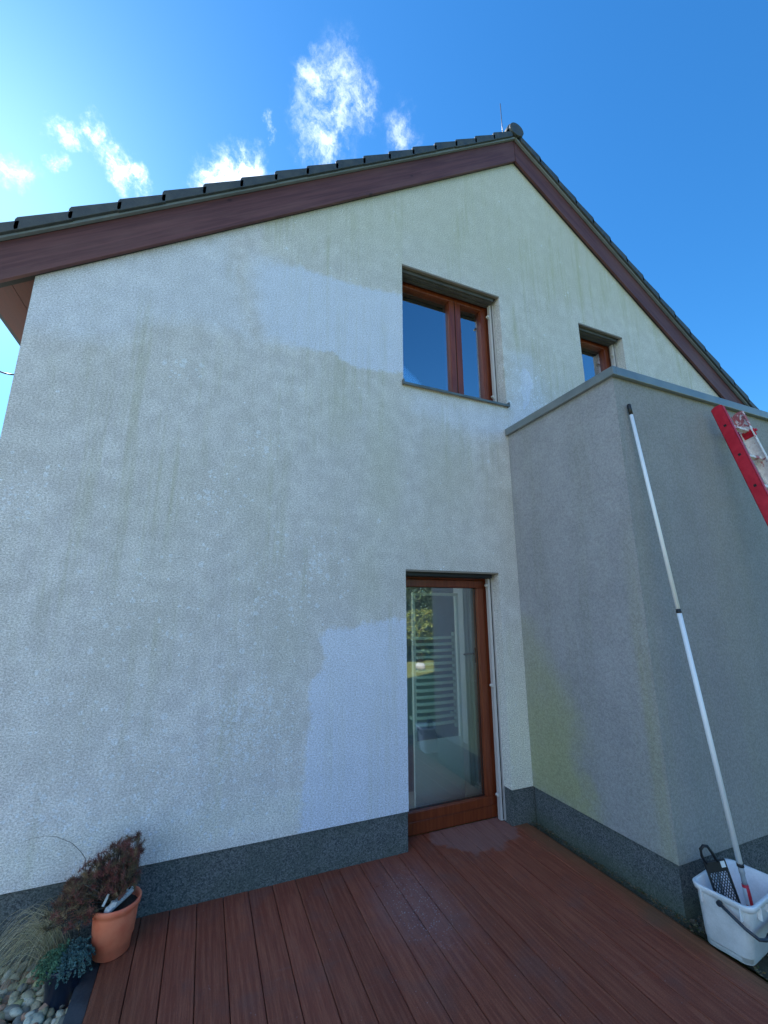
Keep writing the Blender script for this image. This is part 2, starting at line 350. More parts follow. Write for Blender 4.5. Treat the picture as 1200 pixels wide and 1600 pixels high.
# ------------------------------------------------------------------ mesh helpers
class MB:
    def __init__(s): s.v = []; s.f = []; s.sm = []; s.col = []
    def add(s, vs, fs, smooth=False, col=None):
        b = len(s.v); s.v += [tuple(p) for p in vs]; s.f += [tuple(i+b for i in f) for f in fs]; s.sm += [smooth]*len(fs)
        if col is not None: s.col += [col]*len(vs)
        elif s.col: s.col += [(1, 1, 1)]*len(vs)
        return s
    def box(s, x0, x1, y0, y1, z0, z1, m=None):
        vs = [Vector((x, y, z)) for x in (x0, x1) for y in (y0, y1) for z in (z0, z1)]
        if m is not None: vs = [m @ v for v in vs]
        return s.add(vs, [(0, 1, 3, 2), (4, 6, 7, 5), (0, 4, 5, 1), (2, 3, 7, 6), (0, 2, 6, 4), (1, 5, 7, 3)])
    def prism(s, pts, a, b, m=None, axis='y'):
        n = len(pts)
        if axis == 'y': vs = [Vector((p[0], a, p[1])) for p in pts] + [Vector((p[0], b, p[1])) for p in pts]
        else: vs = [Vector((a, p[0], p[1])) for p in pts] + [Vector((b, p[0], p[1])) for p in pts]
        if m is not None: vs = [m @ v for v in vs]
        return s.add(vs, [tuple(range(n))[::-1], tuple(range(n, 2*n))] + [(i, (i+1) % n, n+(i+1) % n, n+i) for i in range(n)])
    def tube(s, pts, r, seg=8, cap=True, col=None):
        pts = [Vector(p) for p in pts]; rs = r if isinstance(r, (list, tuple)) else [r]*len(pts)
        vs = []; up = Vector((.13, .21, .97))
        for i, p in enumerate(pts):
            d = (pts[min(i+1, len(pts)-1)] - pts[max(i-1, 0)]).normalized()
            a = d.cross(up);
            if a.length < .05: a = d.cross(Vector((1, 0, 0)))
            a.normalize(); b = d.cross(a)
            for k in range(seg):
                t = 2*PI*k/seg; vs.append(p + (a*math.cos(t)+b*math.sin(t))*rs[i])
        fs = [(i*seg+k, i*seg+(k+1) % seg, (i+1)*seg+(k+1) % seg, (i+1)*seg+k) for i in range(len(pts)-1) for k in range(seg)]
        s.add(vs, fs, True, col)
        if cap:
            b = len(s.v) - len(vs); s.f += [tuple(b+k for k in range(seg))[::-1], tuple(b+(len(pts)-1)*seg+k for k in range(seg))]; s.sm += [False]*2
        return s
    def lathe(s, prof, seg=40, c=(0, 0, 0)):
        vs = [(c[0]+r*math.cos(2*PI*k/seg), c[1]+r*math.sin(2*PI*k/seg), c[2]+z) for r, z in prof for k in range(seg)]
        return s.add(vs, [(i*seg+k, i*seg+(k+1) % seg, (i+1)*seg+(k+1) % seg, (i+1)*seg+k) for i in range(len(prof)-1) for k in range(seg)], True)
    def build(s, name, m, parent=None, bevel=0, fix=True):
        me = bpy.data.meshes.new(name); me.from_pydata(s.v, [], s.f); me.materials.append(m)
        me.polygons.foreach_set('use_smooth', s.sm)
        if s.col:
            a = me.color_attributes.new('col', 'FLOAT_COLOR', 'POINT')
            for i, c in enumerate(s.col): a.data[i].color = (*c, 1)
        if fix:
            import bmesh
            bm = bmesh.new(); bm.from_mesh(me); bmesh.ops.recalc_face_normals(bm, faces=bm.faces); bm.to_mesh(me); bm.free()
        me.update()
        o = bpy.data.objects.new(name, me); sc.collection.objects.link(o)
        if parent is not None:
            o.parent = parent; o.matrix_parent_inverse = Matrix.Translation(-Vector(parent_loc(parent)))
        if bevel:
            md = o.modifiers.new('bevel', 'BEVEL'); md.width = bevel; md.segments = 2; md.limit_method = 'ANGLE'; md.angle_limit = R(40); md.harden_normals = False
        return o
def parent_loc(p):
    l = Vector(p.location)
    return l if p.parent is None else Vector((0, 0, 0)) if p.type == 'MESH' else l
def tag(o, label=None, cat=None, group=None, kind=None):
    if label: o['label'] = label
    if cat: o['category'] = cat
    if group: o['group'] = group
    if kind: o['kind'] = kind
    return o
def empty(name, loc, label, cat, group=None):
    o = bpy.data.objects.new(name, None); sc.collection.objects.link(o); o.location = loc; o.empty_display_size = .2
    return tag(o, label, cat, group)

def sdf(poly, x, z):
    """signed distance to a polygon, positive inside"""
    inside = False; d = 1e9; n = len(poly)
    for i in range(n):
        x1, z1 = poly[i]; x2, z2 = poly[(i+1) % n]
        if (z1 > z) != (z2 > z) and x < (x2-x1)*(z-z1)/(z2-z1)+x1: inside = not inside
        ex, ez = x2-x1, z2-z1; t = max(0, min(1, ((x-x1)*ex+(z-z1)*ez)/(ex*ex+ez*ez)))
        d = min(d, math.hypot(x-x1-t*ex, z-z1-t*ez))
    return d if inside else -d
def cuts(a, b, step, extra):
    n = max(1, round((b-a)/step)); c = [a+(b-a)*i/n for i in range(n+1)]
    c = [q for q in c if all(abs(q-e) > step*.35 for e in extra)] + [e for e in extra if a-1e-6 <= e <= b+1e-6]
    return sorted(set(c))
def fattr(me, name, vals):
    a = me.attributes.new(name, 'FLOAT', 'POINT'); a.data.foreach_set('value', vals)

# ------------------------------------------------------------------ setting
def sheet(name, x0, x1, y0, y1, z, m, kind='structure'):
    return tag(MB().add([(x0, y0, z), (x1, y0, z), (x1, y1, z), (x0, y1, z)], [(0, 1, 2, 3)]).build(name, m), kind=kind)
ground = sheet('ground', -400, 400, -400, 400, -.16, M_lawn)
sheet('gravel_bed_soil', -3.0, -.46, -2.6, .06, -.125, M_earth)
sheet('gravel_strip_soil', 2.79, 8.2, -2.3, -1.26, -.02, M_earth)

sheet('bounce_sheet', -10, -3.2, -14, 8, -.13, mottled((.42, .40, .37), (.52, .50, .46), 3, .85, bump=.3))  # pale sheet added out of view to bounce sunlight onto the lower wall

# house numbers
XL, XR, XM = -1.3417, 7.86, 3.2586
SL = .7286; ZAP = 7.5467; DEPTH = 9.0; P = .278
D0, D1, DT = 1.586, 2.578, 2.15
W0, W1, WZ0, WZ1 = 1.586, 2.823, 3.95, 5.332
V0, V1, VZ0, VZ1 = 4.046, 4.832, 3.98, 5.343
XA, YA, ZA, XAR = 2.809, -1.2704, 3.60, 7.3
def roofline(x): return ZAP - SL*abs(x-XM)

house = empty('house', (XM, 0, 0), 'rendered gable-fronted house with algae-stained pale walls and brown verge boards', 'house')
A = [(0.10, 4.93), (0.42, 4.94), (0.85, 4.9), (1.11, 4.9), (1.70, 4.97), (1.70, 4.07), (1.12, 3.99), (0.87, 4.09), (0.47, 4.06), (0.24, 4.05), (.14, 4.3), (.06, 4.64)]
A2 = [(-1.5, 4.10), (-0.08, 5.05), (0.18, 4.02), (-0.06, 4.05), (-0.3, 4.07), (-0.57, 3.96), (-0.8, 3.74), (-1.07, 3.69), (-1.5, 3.7)]
B = [(1.72, 1.75), (1.38, 1.74), (1.21, 1.69), (0.91, 1.68), (0.81, 1.58), (0.89, 1.41), (0.78, 1.3), (0.76, 0.99), (0.76, 0.69), (0.73, 0.45), (0.71, 0.2), (1.72, 0.2)]
WP = [(2.98, 4.56), (3.2, 4.60), (3.30, 4.3), (3.2, 3.95), (2.95, 3.8)]
LOW = [(1.6, 3.95), (2.85, 3.95), (2.85, 3.45), (1.6, 3.6)]
clusters = [(.35, 1.07, .17, 1.05), (.30, .80, .22, .5), (.62, .95, .12, .5), (.8, 2.12, .13, .6), (-.65, .65, .22, .6), (-.35, 3.63, .08, .4), (.01, 2.63, .14, .42), (.26, 3.14, .1, .4), (.7, .74, .2, .45), (-1.22, 2.55, .16, .4), (-.18, .78, .3, .4), (.25, .75, .3, .42), (.6, 2.0, .3, .3), (3.1, 4.2, .2, .5), (0, 1.5, .8, .10), (.3, 1.0, .4, .28), (-.3, .6, .7, .16), (-.9, 1.2, .25, .25), (-.5, 1.9, .2, .2)]
def wall_front():
    xs = cuts(XL, XR, .05, [D0, D1, W0, W1, V0, V1, XM]); zs = cuts(P, ZAP, .05, [DT, WZ0, WZ1, VZ0, VZ1])
    vs = []; idx = {}; fs = []
    def vid(x, z):
        z = min(z, roofline(x)); k = (round(x, 4), round(z, 4))
        if k not in idx: idx[k] = len(vs); vs.append((x, 0, z))
        return idx[k]
    holes = [(D0, D1, 0, DT), (W0, W1, WZ0, WZ1), (V0, V1, VZ0, VZ1)]
    for i in range(len(xs)-1):
        for j in range(len(zs)-1):
            cx, cz = (xs[i]+xs[i+1])/2, (zs[j]+zs[j+1])/2
            if any(a < cx < b and c < cz < d for a, b, c, d in holes): continue
            q = [vid(xs[i], zs[j]), vid(xs[i+1], zs[j]), vid(xs[i+1], zs[j+1]), vid(xs[i], zs[j+1])]
            u = []
            for k in q:
                if k not in u: u.append(k)
            if len(u) >= 3 and not (vs[u[0]][2] >= roofline(vs[u[0]][0])-1e-6 and vs[u[1]][2] >= roofline(vs[u[1]][0])-1e-6): fs.append(u)
    mb = MB(); mb.add(vs, fs)
    RV = .30
    def reveal(x0, x1, z0, z1, bottom=False):
        mb.add([(x0, 0, z0), (x0, RV, z0), (x0, RV, z1), (x0, 0, z1)], [(0, 1, 2, 3)])
        mb.add([(x1, 0, z0), (x1, RV, z0), (x1, RV, z1), (x1, 0, z1)], [(0, 3, 2, 1)])
        mb.add([(x0, 0, z1), (x1, 0, z1), (x1, RV, z1), (x0, RV, z1)], [(0, 3, 2, 1)])
        if bottom: mb.add([(x0, 0, z0), (x1, 0, z0), (x1, RV, z0), (x0, RV, z0)], [(0, 1, 2, 3)])
    reveal(D0, D1, P, DT); reveal(W0, W1, WZ0, WZ1, True); reveal(V0, V1, VZ0, VZ1, True)
    # underside lip above the plinth, side, back
    for a, b in ((XL, D0), (D1, XR)): mb.add([(a, 0, P), (b, 0, P), (b, .03, P), (a, .03, P)], [(0, 1, 2, 3)])
    x = XR; mb.add([(x, 0, P), (x, DEPTH, P), (x, DEPTH, roofline(x)), (x, 0, roofline(x))], [(0, 1, 2, 3)])
    x = XL; q = [(0, .9), (P, .85), (P, 2.3), (roofline(XL), DEPTH)]
    ya, yb_, za, zb = .36, 2.55, .1, 2.5; zt = roofline(XL)  # unseen west opening, added to light the room behind the door
    for (a, b, c, d) in ((0, DEPTH, P, za), (0, DEPTH, zb, zt), (0, ya, za, zb), (yb_, DEPTH, za, zb)):
        mb.add([(x, a, c), (x, b, c), (x, b, d), (x, a, d)], [(0, 1, 2, 3)])
    mb.add([(XL, DEPTH, P), (XR, DEPTH, P), (XR, DEPTH, roofline(XR)), (XM, DEPTH, ZAP), (XL, DEPTH, roofline(XL))], [(0, 1, 2, 3, 4)])
    o = mb.build('wall', M_white, house, fix=False)
    V = o.data.vertices
    cl, se, sp, gr, ye = [], [], [], [], []
    for v in V:
        x, y, z = v.co
        if y > .001 and y < .5:   # reveals
            cl.append(.3 if x < 4 else -.1); se.append(-1); sp.append(0); gr.append(.35 if z > 4 else 0); ye.append(0); continue
        cl.append(max(sdf(A, x, z), sdf(B, x, z), sdf(WP, x, z)-.06)); se.append(max(sdf(A2, x, z), sdf(LOW, x, z)-.05, sdf(WP, x, z)+.1))
        d = .01
        for cx, cz, r, wgt in clusters: d = max(d, wgt*math.exp(-((x-cx)**2+(z-cz)**2)/(2*r*r)))
        sp.append(d)
        top = max(0, min(1, (z-4.7-.25*(1 if x > 1.6 else 0))/.9)) if x > .2 else 0
        if x > 2.9: top = max(top, .55*min(1, max(0, (z-3.6)/.6)))
        for cx, cz, sx_, sz_, wg in ((1.38, 3.1, .22, .9, .85), (2.05, 3.1, .40, .65, .62), (1.75, 2.45, .6, .28, .45), (2.7, 2.9, .2, .8, .4), (.95, 3.55, .35, .5, .5), (1.25, 2.1, .18, .5, .6), (.35, 2.7, .3, .7, .35), (-.35, 2.3, .3, .9, .3), (.6, 1.5, .18, .5, .4), (1.35, 5.5, .5, .35, .5)): top = max(top, wg*math.exp(-((x-cx)/sx_)**2-((z-cz)/sz_)**2))
        gr.append(max(top, .25*max(0, min(1, (x-.6)/.8))*(1 if z > 1.9 else 0)))
        yy = 0
        if x > 2.56: yy = max(0, min(1, (1.9-z)/1.2))*.8
        yy = max(yy, .35*math.exp(-((z-.42)/.13)**2)*(1 if x < .8 else 0))
        ye.append(yy)
    for n, a in (('clean', cl), ('semi', se), ('spots', sp), ('green', gr), ('yellow', ye)): fattr(o.data, n, a)
wall_front()
# plinth pieces of the house
pl = MB()
pl.box(XL+.015, D0-.001, .015, .30, -.16, P-.001); pl.box(D1+.001, XR-.015, .015, .30, -.16, P-.001)
pl.build('plinth', M_plinth, house)
# interior shell
def room(name, x0, x1, y0, y1, z0, z1, west=False):
    mb = MB(); mb.add([(x0, y0, z0), (x1, y0, z0), (x1, y1, z0), (x0, y1, z0), (x0, y0, z1), (x1, y0, z1), (x1, y1, z1), (x0, y1, z1)],
                      [(1, 2, 6, 5), (2, 3, 7, 6), (4, 5, 6, 7)] + ([] if west else [(3, 0, 4, 7)]))
    o = mb.build(name, M_room, house, fix=False)
    MB().add([(x0, y0, z0), (x1, y0, z0), (x1, y1, z0), (x0, y1, z0)], [(0, 1, 2, 3)]).build('interior_floor', M_roomfloor, o, fix=False)
room('interior_wall', XL+.004, 3.4, .301, 2.6, .03, 2.6, True)  # west side left open towards the added wall opening, for light
room('interior_wall', 1.2, 5.6, .301, 3.0, 3.3, 5.75)

# roof
YB, ZB = -.05, 7.461; XB = 3.21
def rb(x, dz=0): return ZB - SL*abs(x-XB) + dz
XEL, XER = -1.64, XB*2+1.64
cs = 1/math.sqrt(1+SL*SL)
roof = MB()
roof.prism([(XEL, rb(XEL, .30)), (XB, rb(XB, .30)), (XER, rb(XER, .30)), (XER, rb(XER, .05)), (XB, rb(XB, .09)), (XEL, rb(XEL, .05))], .02, DEPTH+.1)
roof_o = roof.build('roof', M_tile, house)
# soffit boards: run into the depth under the eaves
for side in (-1, 1):
    for k in range(2):
        a = XL-.004-.138*k; b = a-.134
        if side == 1: a, b = 2*XB-a+.15, 2*XB-b+.15
        z = lambda x: roofline(x)-.012
        MB().prism([(a, z(a)), (b, z(b)), (b, z(b)+.02), (a, z(a)+.02)], 0, DEPTH).build('soffit_board', M_soffit, roof_o)
for sgn in (-1, 1):
    xe = XEL if sgn < 0 else XER
    vb = MB(); vb.prism([(xe, rb(xe)), (XB+sgn*.003, rb(XB)), (XB+sgn*.003, rb(XB, .335)), (xe, rb(xe, .335))], YB, YB+.028)
    vb.build('verge_board', M_verge, house, bevel=.003)
    # near-black strip painting the shadow line behind the lower edge of the board
    MB().prism([(xe, rb(xe, .012)), (XB, rb(XB, .012)), (XB, rb(XB, .3)), (xe, rb(xe, .3))], YB+.029, .001 if 0 else .03).build('verge_shadow_strip', M_frame_d, house)
    st = MB(); st.prism([(xe, rb(xe, .332)), (XB, rb(XB, .332)), (XB, rb(XB, .362)), (xe, rb(xe, .362))], YB-.035, YB-.003)
    st.build('verge_flashing', M_strip, roof_o, bevel=.003)
    # verge tiles, each with a rounded lower nose
    n = 18; px = .287
    for k in range(n):
        s0 = (n-1-k)*px+.085; s1 = s0+px+.012      # distance in x from the ridge: tile from s0 (upper) to s1 (lower)
        if s0 > 4.86: continue
        jit = random.uniform(-.006, .006)
        lo, hi = .362, .0
        pts = []
        def P2(sx, dz): return (XB+sgn*sx, rb(XB+sx, dz+jit))
        pts = [P2(s0-.02, .352), P2(s1-.018, .352), P2(s1-.006, .362), P2(s1, .39), P2(s1-.002, .452), P2(s1-.012, .466), P2(s0-.02, .430)]
        MB().prism(pts, YB-.06, .34).build('verge_tile', M_tile, roof_o, bevel=.004)
# ridge: half round cap tiles with a closed end disc
rc = MB(); nr = 14
for j in range(3):
    ring = []
    y0 = YB-.05+j*.40; y1 = y0+.42
    for (yy, r) in ((y0, .105), (y0+.015, .122), (y0+.05, .122), (y1, .108)):
        ring.append([(XB+r*math.cos(PI*1.08*k/nr-.04*PI), yy, rb(XB)+.435+r*1.0*math.sin(PI*1.08*k/nr-.04*PI)) for k in range(nr+1)])
    vs = [p for rr in ring for p in rr]; m_ = nr+1
    rc.add(vs, [(i*m_+k, i*m_+k+1, (i+1)*m_+k+1, (i+1)*m_+k) for i in range(3) for k in range(nr)], True)
rc.box(XB-.11, XB+.11, 1.1, DEPTH, rb(XB)+.40, rb(XB)+.53)
ridge = rc.build('ridge_cap', M_tile, roof_o)
dc = MB(); nd = 28
front = [(XB+.110*math.cos(2*PI*k/nd), YB-.075, rb(XB)+.425+.110*math.sin(2*PI*k/nd)*(1 if math.sin(2*PI*k/nd) > 0 else .8)) for k in range(nd)]
back = [(p[0], YB-.045, p[2]) for p in front]
dc.add(front+back, [tuple(range(nd)), tuple(range(nd, 2*nd))[::-1]] + [(k, nd+k, nd+(k+1) % nd, (k+1) % nd) for k in range(nd)])
dc.build('ridge_end_disc', M_tile, roof_o, bevel=.006)
rod = empty('lightning_rod', (XB, .14, rb(XB)+.5), 'thin lightning rod standing up from the roof ridge beside the apex', 'lightning rod')
MB().tube([(XB, .14, rb(XB)+.5), (XB, .14, rb(XB)+1.25)], .005, 6).build('rod', M_darkmetal, rod)
MB().box(XB-.03, XB+.03, .11, .17, rb(XB)+.50, rb(XB)+.575).build('clamp', M_darkmetal, rod, bevel=.004)
# cable seen past the left corner of the house
cb = MB(); cb.tube([(-1.9+.03*i, .5, 3.86-.048*i+.0022*i*i) for i in range(13)], .006, 6)
tag(cb.build('cable', M_black), 'thin dark cable curving past the left corner of the house below the eave', 'cable')

# ------------------------------------------------------------------ windows and door
def ring(mb, x0, x1, z0, z1, wd, y0, y1, wb=None):
    wb = wb or wd
    mb.box(x0, x1, y0, y1, z1-wd, z1); mb.box(x0, x1, y0, y1, z0, z0+wb)
    mb.box(x0, x0+wd, y0+.0008, y1, z0+wb, z1-wd); mb.box(x1-wd, x1, y0+.0008, y1, z0+wb, z1-wd)
def ring2(mb, x0, x1, z0, z1, ws, wt, wb, y0, y1):
    mb.box(x0, x1, y0, y1, z1-wt, z1); mb.box(x0, x1, y0, y1, z0, z0+wb)
    mb.box(x0, x0+ws, y0+.0008, y1, z0+wb, z1-wt); mb.box(x1-ws, x1, y0+.0008, y1, z0+wb, z1-wt)
def pane(x0, x1, z0, z1, y, parent):
    return MB().box(x0, x1, y, y+.018, z0, z1).build('glass', M_glass, parent)
def rail(x, z0, z1, pins, parent, px):
    r_ = MB(); r_.box(x-.026, x+.010, .118, .124, z0, z1); r_.box(x-.026, x-.020, .124, .150, z0, z1); r_.box(x+.004, x+.010, .124, .150, z0, z1); r_.box(x-.026, x+.01, .150, .156, z0, z1)
    r_.box(x-.012, x-.008, .110, .118, z0, z1)
    r_.box(x+.0105, x+.0235, .105, .14, z0, z1)
    g_ = r_.build('guide_rail', M_alu, parent)
    d_ = MB(); d_.box(x-.007, x+.0035, .112, .1178, z0+.01, z1-.01); d_.build('slot', M_frame_d, g_)
    for zz in pins:
        p_ = MB(); p_.tube([(px, .125, zz), (px, .095, zz)], .0135, 10); p_.box(px, x-.0265, .119, .129, zz-.012, zz+.010); p_.build('bracket', M_pin, g_, bevel=.002)

# casement window over the door
w1 = empty('casement', (2.2, .2, WZ0), '', '')
bpy.data.objects.remove(w1)
win = MB(); ring2(win, W0+.001, W1-.001, WZ0+.02, WZ1-.003, .062, .055, .062, .205, .285)
win1 = win.build('window', M_frame, house, bevel=.004)
tag(win1, 'two-sash mahogany window directly above the terrace door')
sA = MB(); ring2(sA, 1.598, 2.333, WZ0+.075, WZ1-.045, .070, .045, .068, .190, .27); sA1 = sA.build('sash', M_frame, win1, bevel=.006)
sB = MB(); ring2(sB, 2.343, 2.766, WZ0+.075, WZ1-.045, .072, .045, .068, .190, .27); sB1 = sB.build('sash', M_frame, win1, bevel=.006)
MB().box(2.330, 2.346, .200, .26, WZ0+.09, WZ1-.1).build('seal', M_frame_d, win1)
MB().box(1.66, 2.275, .235, .253, WZ0+.13, WZ1-.08).build('glass', M_glass, win1)
MB().box(2.405, 2.70, .235, .253, WZ0+.13, WZ1-.08).build('glass', M_glass, win1)
def sill(x0, x1, z, zz=.02):
    m = MB(); m.prism([(-.035, z+.002), (.205, z+.03), (.205, z+.018), (-.028, z-.008), (-.028, z-.022), (-.035, z-.022)], x0-.012, x1+.012, axis='x')
    m.box(x0-.016, x0-.002+.0, -.036, -.0005, z-.022, z+.03); m.box(x1+.002, x1+.016, -.036, -.0005, z-.022, z+.03)
    return m
sill(W0, W1, WZ0).build('sill', M_sill, win1, bevel=.001)
def blindbox(x0, x1, z1, parent, n=5, ms_=None):
    b = MB(); b.box(x0+.002, x1-.002, .002, .035, z1-.016, z1-.001)
    bo = b.build('blind_box', M_slat, parent)
    s_ = MB()
    for k in range(n): s_.box(x0+.02, x1-.045, .045+.026*k, .066+.026*k, z1-.050-.004*(k % 2), z1-.002)
    s_.build('blind_slat_stack', ms_ or M_slatd, bo, bevel=.002)
    MB().box(x0+.004, x1-.004, .036, .20, z1-.0016, z1-.0006).build('dark_slot', M_frame_d, bo)
    return bo
blindbox(W0, W1, WZ1, win1)
rail(W1-.030, WZ0+.035, WZ1-.02, (5.112, 4.095), win1, W1-.082-.012)
# small window above the extension
wv_ = MB(); ring2(wv_, V0+.001, V1-.001, VZ0+.02, VZ1-.003, .062, .055, .062, .205, .285)
win2 = wv_.build('window', M_frame, house, bevel=.004); tag(win2, 'smaller mahogany window half hidden behind the grey extension')
sC = MB(); ring2(sC, V0+.020, V1-.056, VZ0+.075, VZ1-.045, .070, .045, .070, .190, .27); sC.build('sash', M_frame, win2, bevel=.006)
MB().box(V0+.08, V1-.11, .235, .253, VZ0+.13, VZ1-.08).build('glass', M_glass, win2)
sill(V0, V1, VZ0).build('sill', M_sill, win2)
blindbox(V0, V1, VZ1, win2); rail(V1-.030, VZ0+.035, VZ1-.02, (5.122, 4.2), win2, V1-.086)
# curtains inside upper windows
def curtain(x0, x1, y, z0, z1, parent):
    m = MB(); n = 40; vs = []
    for i in range(n+1):
        x = x0+(x1-x0)*i/n; yy = y+.025*math.sin(i*1.35)+.01*math.sin(i*.5)
        vs += [(x, yy, z0), (x, yy, z1)]
    m.add(vs, [(2*i, 2*i+2, 2*i+3, 2*i+1) for i in range(n)], True)
    return m.build('curtain', M_curtain, parent, fix=False)
curtain(2.55, 3.1, .46, 3.9, 5.5, win1); curtain(4.75, 5.2, .46, 3.9, 5.5, win2)

# terrace door
dr = MB(); dr.box(D0-.015, D1+.03, .20, .28, .004, .10); dr.box(D0-.015, D1+.03, .20, .28, 2.085, DT-.001)
dr.box(D0-.015, D0+.05, .2008, .28, .10, 2.085); dr.box(2.515, D1+.03, .2008, .28, .10, 2.085)
for v in range(0): pass
dr2 = MB()
dr2.box(D0+.001, D1-.001, .20, .28, .004, .10); dr2.box(D0+.001, D1-.001, .20, .28, 2.085, DT-.001)
dr2.box(D0+.001, D0+.05, .2008, .28, .10, 2.085); dr2.box(2.524, D1-.001, .2008, .28, .10, 2.085)
door = dr2.build('door', M_frame, house, bevel=.004); tag(door, 'glazed mahogany terrace door at deck level')
ds = MB(); ring(ds, 1.598, 2.520, .104, 2.082, .072, .188, .262, .074); dsa = ds.build('sash', M_frame, door, bevel=.007)
MB().box(1.66, 2.455, .232, .250, .165, 2.02).build('glass', M_dglass, door)
bd = MB(); ring(bd, 1.668, 2.452, .174, 2.014, .008, .224, .231); bd.build('seal', M_frame_d, door)
dl = MB(); dl.box(2.452, 2.47, .27, .285, 1.30, 1.44); dl.tube([(2.46, .285, 1.38), (2.46, .325, 1.38), (2.36, .33, 1.375)], .009, 8); dl.build('handle', M_black, door)
blindbox(D0, D1, DT, door, 4, M_frame_d)
rail(D1-.020, .008, DT-.02, (2.032, 1.118, .216), door, D1-.072)
# things seen through the door glass
ss = empty('shower_screen', (2.15, .5, .03), 'pale green panelled screen standing just inside the terrace door', 'screen')
f_ = MB(); ring(f_, 1.895, 2.425, .05, 1.97, .03, .50, .53, .04); f_.build('frame', M_mint, ss, bevel=.003)
MB().box(1.925, 2.395, .506, .524, .09, .60).build('panel', M_mint, ss)
MB().box(1.88, 2.44, .49, .54, .032, .05).build('base', M_whiteplastic, ss)
rad = empty('towel_radiator', (2.25, .85, .62), 'pale towel radiator of horizontal tubes behind the door glass', 'radiator')
for k in range(14):
    zz = .66+k*.065; b_ = MB()
    b_.tube([(2.06+.0, .80, zz), (2.10, .775, zz), (2.3, .765, zz), (2.48, .775, zz), (2.53, .80, zz)], .017, 10); b_.build('tube', M_rail, rad)
for xx in (2.05, 2.54): MB().tube([(xx, .81, .60), (xx, .81, 1.56)], .02, 10).build('upright', M_rail, rad)
for xx in (2.05, 2.54): MB().box(xx-.012, xx+.012, .81, .90, .70, .73).build('wall_bracket', M_rail, rad)
tag(MB().box(2.00, 2.62, .90, .93, .03, 2.45).build('partition', M_part), 'bluish grey partition wall behind the towel radiator inside the door', 'partition')
tag(curtain(2.62, 3.0, .70, .06, 2.4, None), 'pale greenish curtain hanging at the right behind the terrace door glass', 'curtain')

# ------------------------------------------------------------------ grey extension
ext = empty('extension', (XA, YA, 0), 'flat-roofed grey rendered extension with green algae stains beside the terrace door', 'extension')
def ext_walls():
    mb = MB(); GA = [(.06, 1.75), (-.12, 1.72), (-.30, 1.45), (-.47, 1.20), (-.60, .98), (-.56, .60), (-.67, .40), (-.75, .2), (.06, .2)]
    ys = cuts(YA, -.001, .04, []); zs = cuts(P, ZA, .05, []); xs = cuts(XA, XAR, .05, [])
    def grid(us, f):
        base = [f(u, z) for u in us for z in zs]; n = len(zs)
        mb.add(base, [(i*n+j, (i+1)*n+j, (i+1)*n+j+1, i*n+j+1) for i in range(len(us)-1) for j in range(n-1)])
    grid(ys, lambda u, z: (XA, u, z)); grid(xs, lambda u, z: (u, YA, z))
    mb.add([(XAR, YA, P), (XAR, -.001, P), (XAR, -.001, ZA), (XAR, YA, ZA)], [(0, 1, 2, 3)])
    mb.add([(XA, YA, P), (XAR, YA, P), (XAR, -.001, P), (XA, -.001, P)], [(0, 1, 2, 3)])
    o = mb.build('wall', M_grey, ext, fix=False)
    g_, e_, l_ = [], [], []
    for v in o.data.vertices:
        x, y, z = v.co
        side = abs(x-XA) < 1e-3
        g_.append(sdf(GA, y, z) if side else -.5)
        if side: d = abs(y-YA)
        else: d = x-XA
        h = max(0, min(1, (2.6-z)/1.2))
        e_.append(.50*h*math.exp(-((d-(.05 if side else .02))/.06)**2) if d < .4 else 0)
        l_.append(max(0, min(1, (1.4-z)/1.1))*(.8 if not side else .45) + (.35 if not side and x > 3.7 else 0))
    fattr(o.data, 'green', g_); fattr(o.data, 'edge', e_); fattr(o.data, 'low', l_)
ext_walls()
MB().box(XA+.015, XAR-.015, YA+.015, -.0, -.16, P-.001).build('plinth', M_plinth, ext)
cp = MB(); H0, H1 = ZA-.005, ZA+.068; OV = .038
cp.box(XA-OV, XA-.004, YA-OV, -.002, H0, H1); cp.box(XA-.004, XAR+OV, YA-OV, YA-.004, H0, H1); cp.box(XAR+.004, XAR+OV, YA-.004, -.002, H0, H1)
cp.build('coping', M_coping, ext, bevel=.004)
MB().box(XA-.003, XAR+.003, YA-.003, -.002, ZA+.001, ZA+.064).build('roof_slab', M_coping, ext)

# ------------------------------------------------------------------ deck
def deck():
    mb = MB(); bn = []
    xs = -.357; pw = .1545; k = 0
    while True:
        a = xs+k*pw; b = a+pw-.0042
        if a > 2.70: break
        b = min(b, 2.785)
        z = random.uniform(-.0008, .0006)
        yb = .012
        if a < D0-.08 or a > D1: y1 = yb
        else: y1 = .1995 if a >= D0-.01 and b <= D1+.01 else .012
        segs = [(a, b, -5.2, .010)]
        # boards run into the door recess
        x0 = max(a, D0+.001); x1 = min(b, D1-.001)
        mb_v = len(mb.v)
        c = .0025
        mb.prism([(a, z-.024), (b, z-.024), (b, z-c), (b-c, z), (a+c, z), (a, z-c)], -5.2, .0135)
        if x1-x0 > .01: mb.prism([(x0, z-.024), (x1, z-.024), (x1, z-c), (x1-c, z), (x0+c, z), (x0, z-c)], .0137, .1995)
        r = random.random(); bn += [r]*(len(mb.v)-mb_v); k += 1
    mb_v = len(mb.v); mb.box(-.362, 2.78, -5.19, .01, -.12, -.0265); bn += [.0]*(len(mb.v)-mb_v)
    o = mb.build('deck', M_deck); fattr(o.data, 'board', bn); tag(o, kind='structure')
deck()
tag(MB().box(-.445, -.3625, -5.2, -.02, -.12, -.020).build('deck_edging', mottled((.035, .04, .045), (.07, .075, .08), 12, .7, bump=.2)), kind='structure')

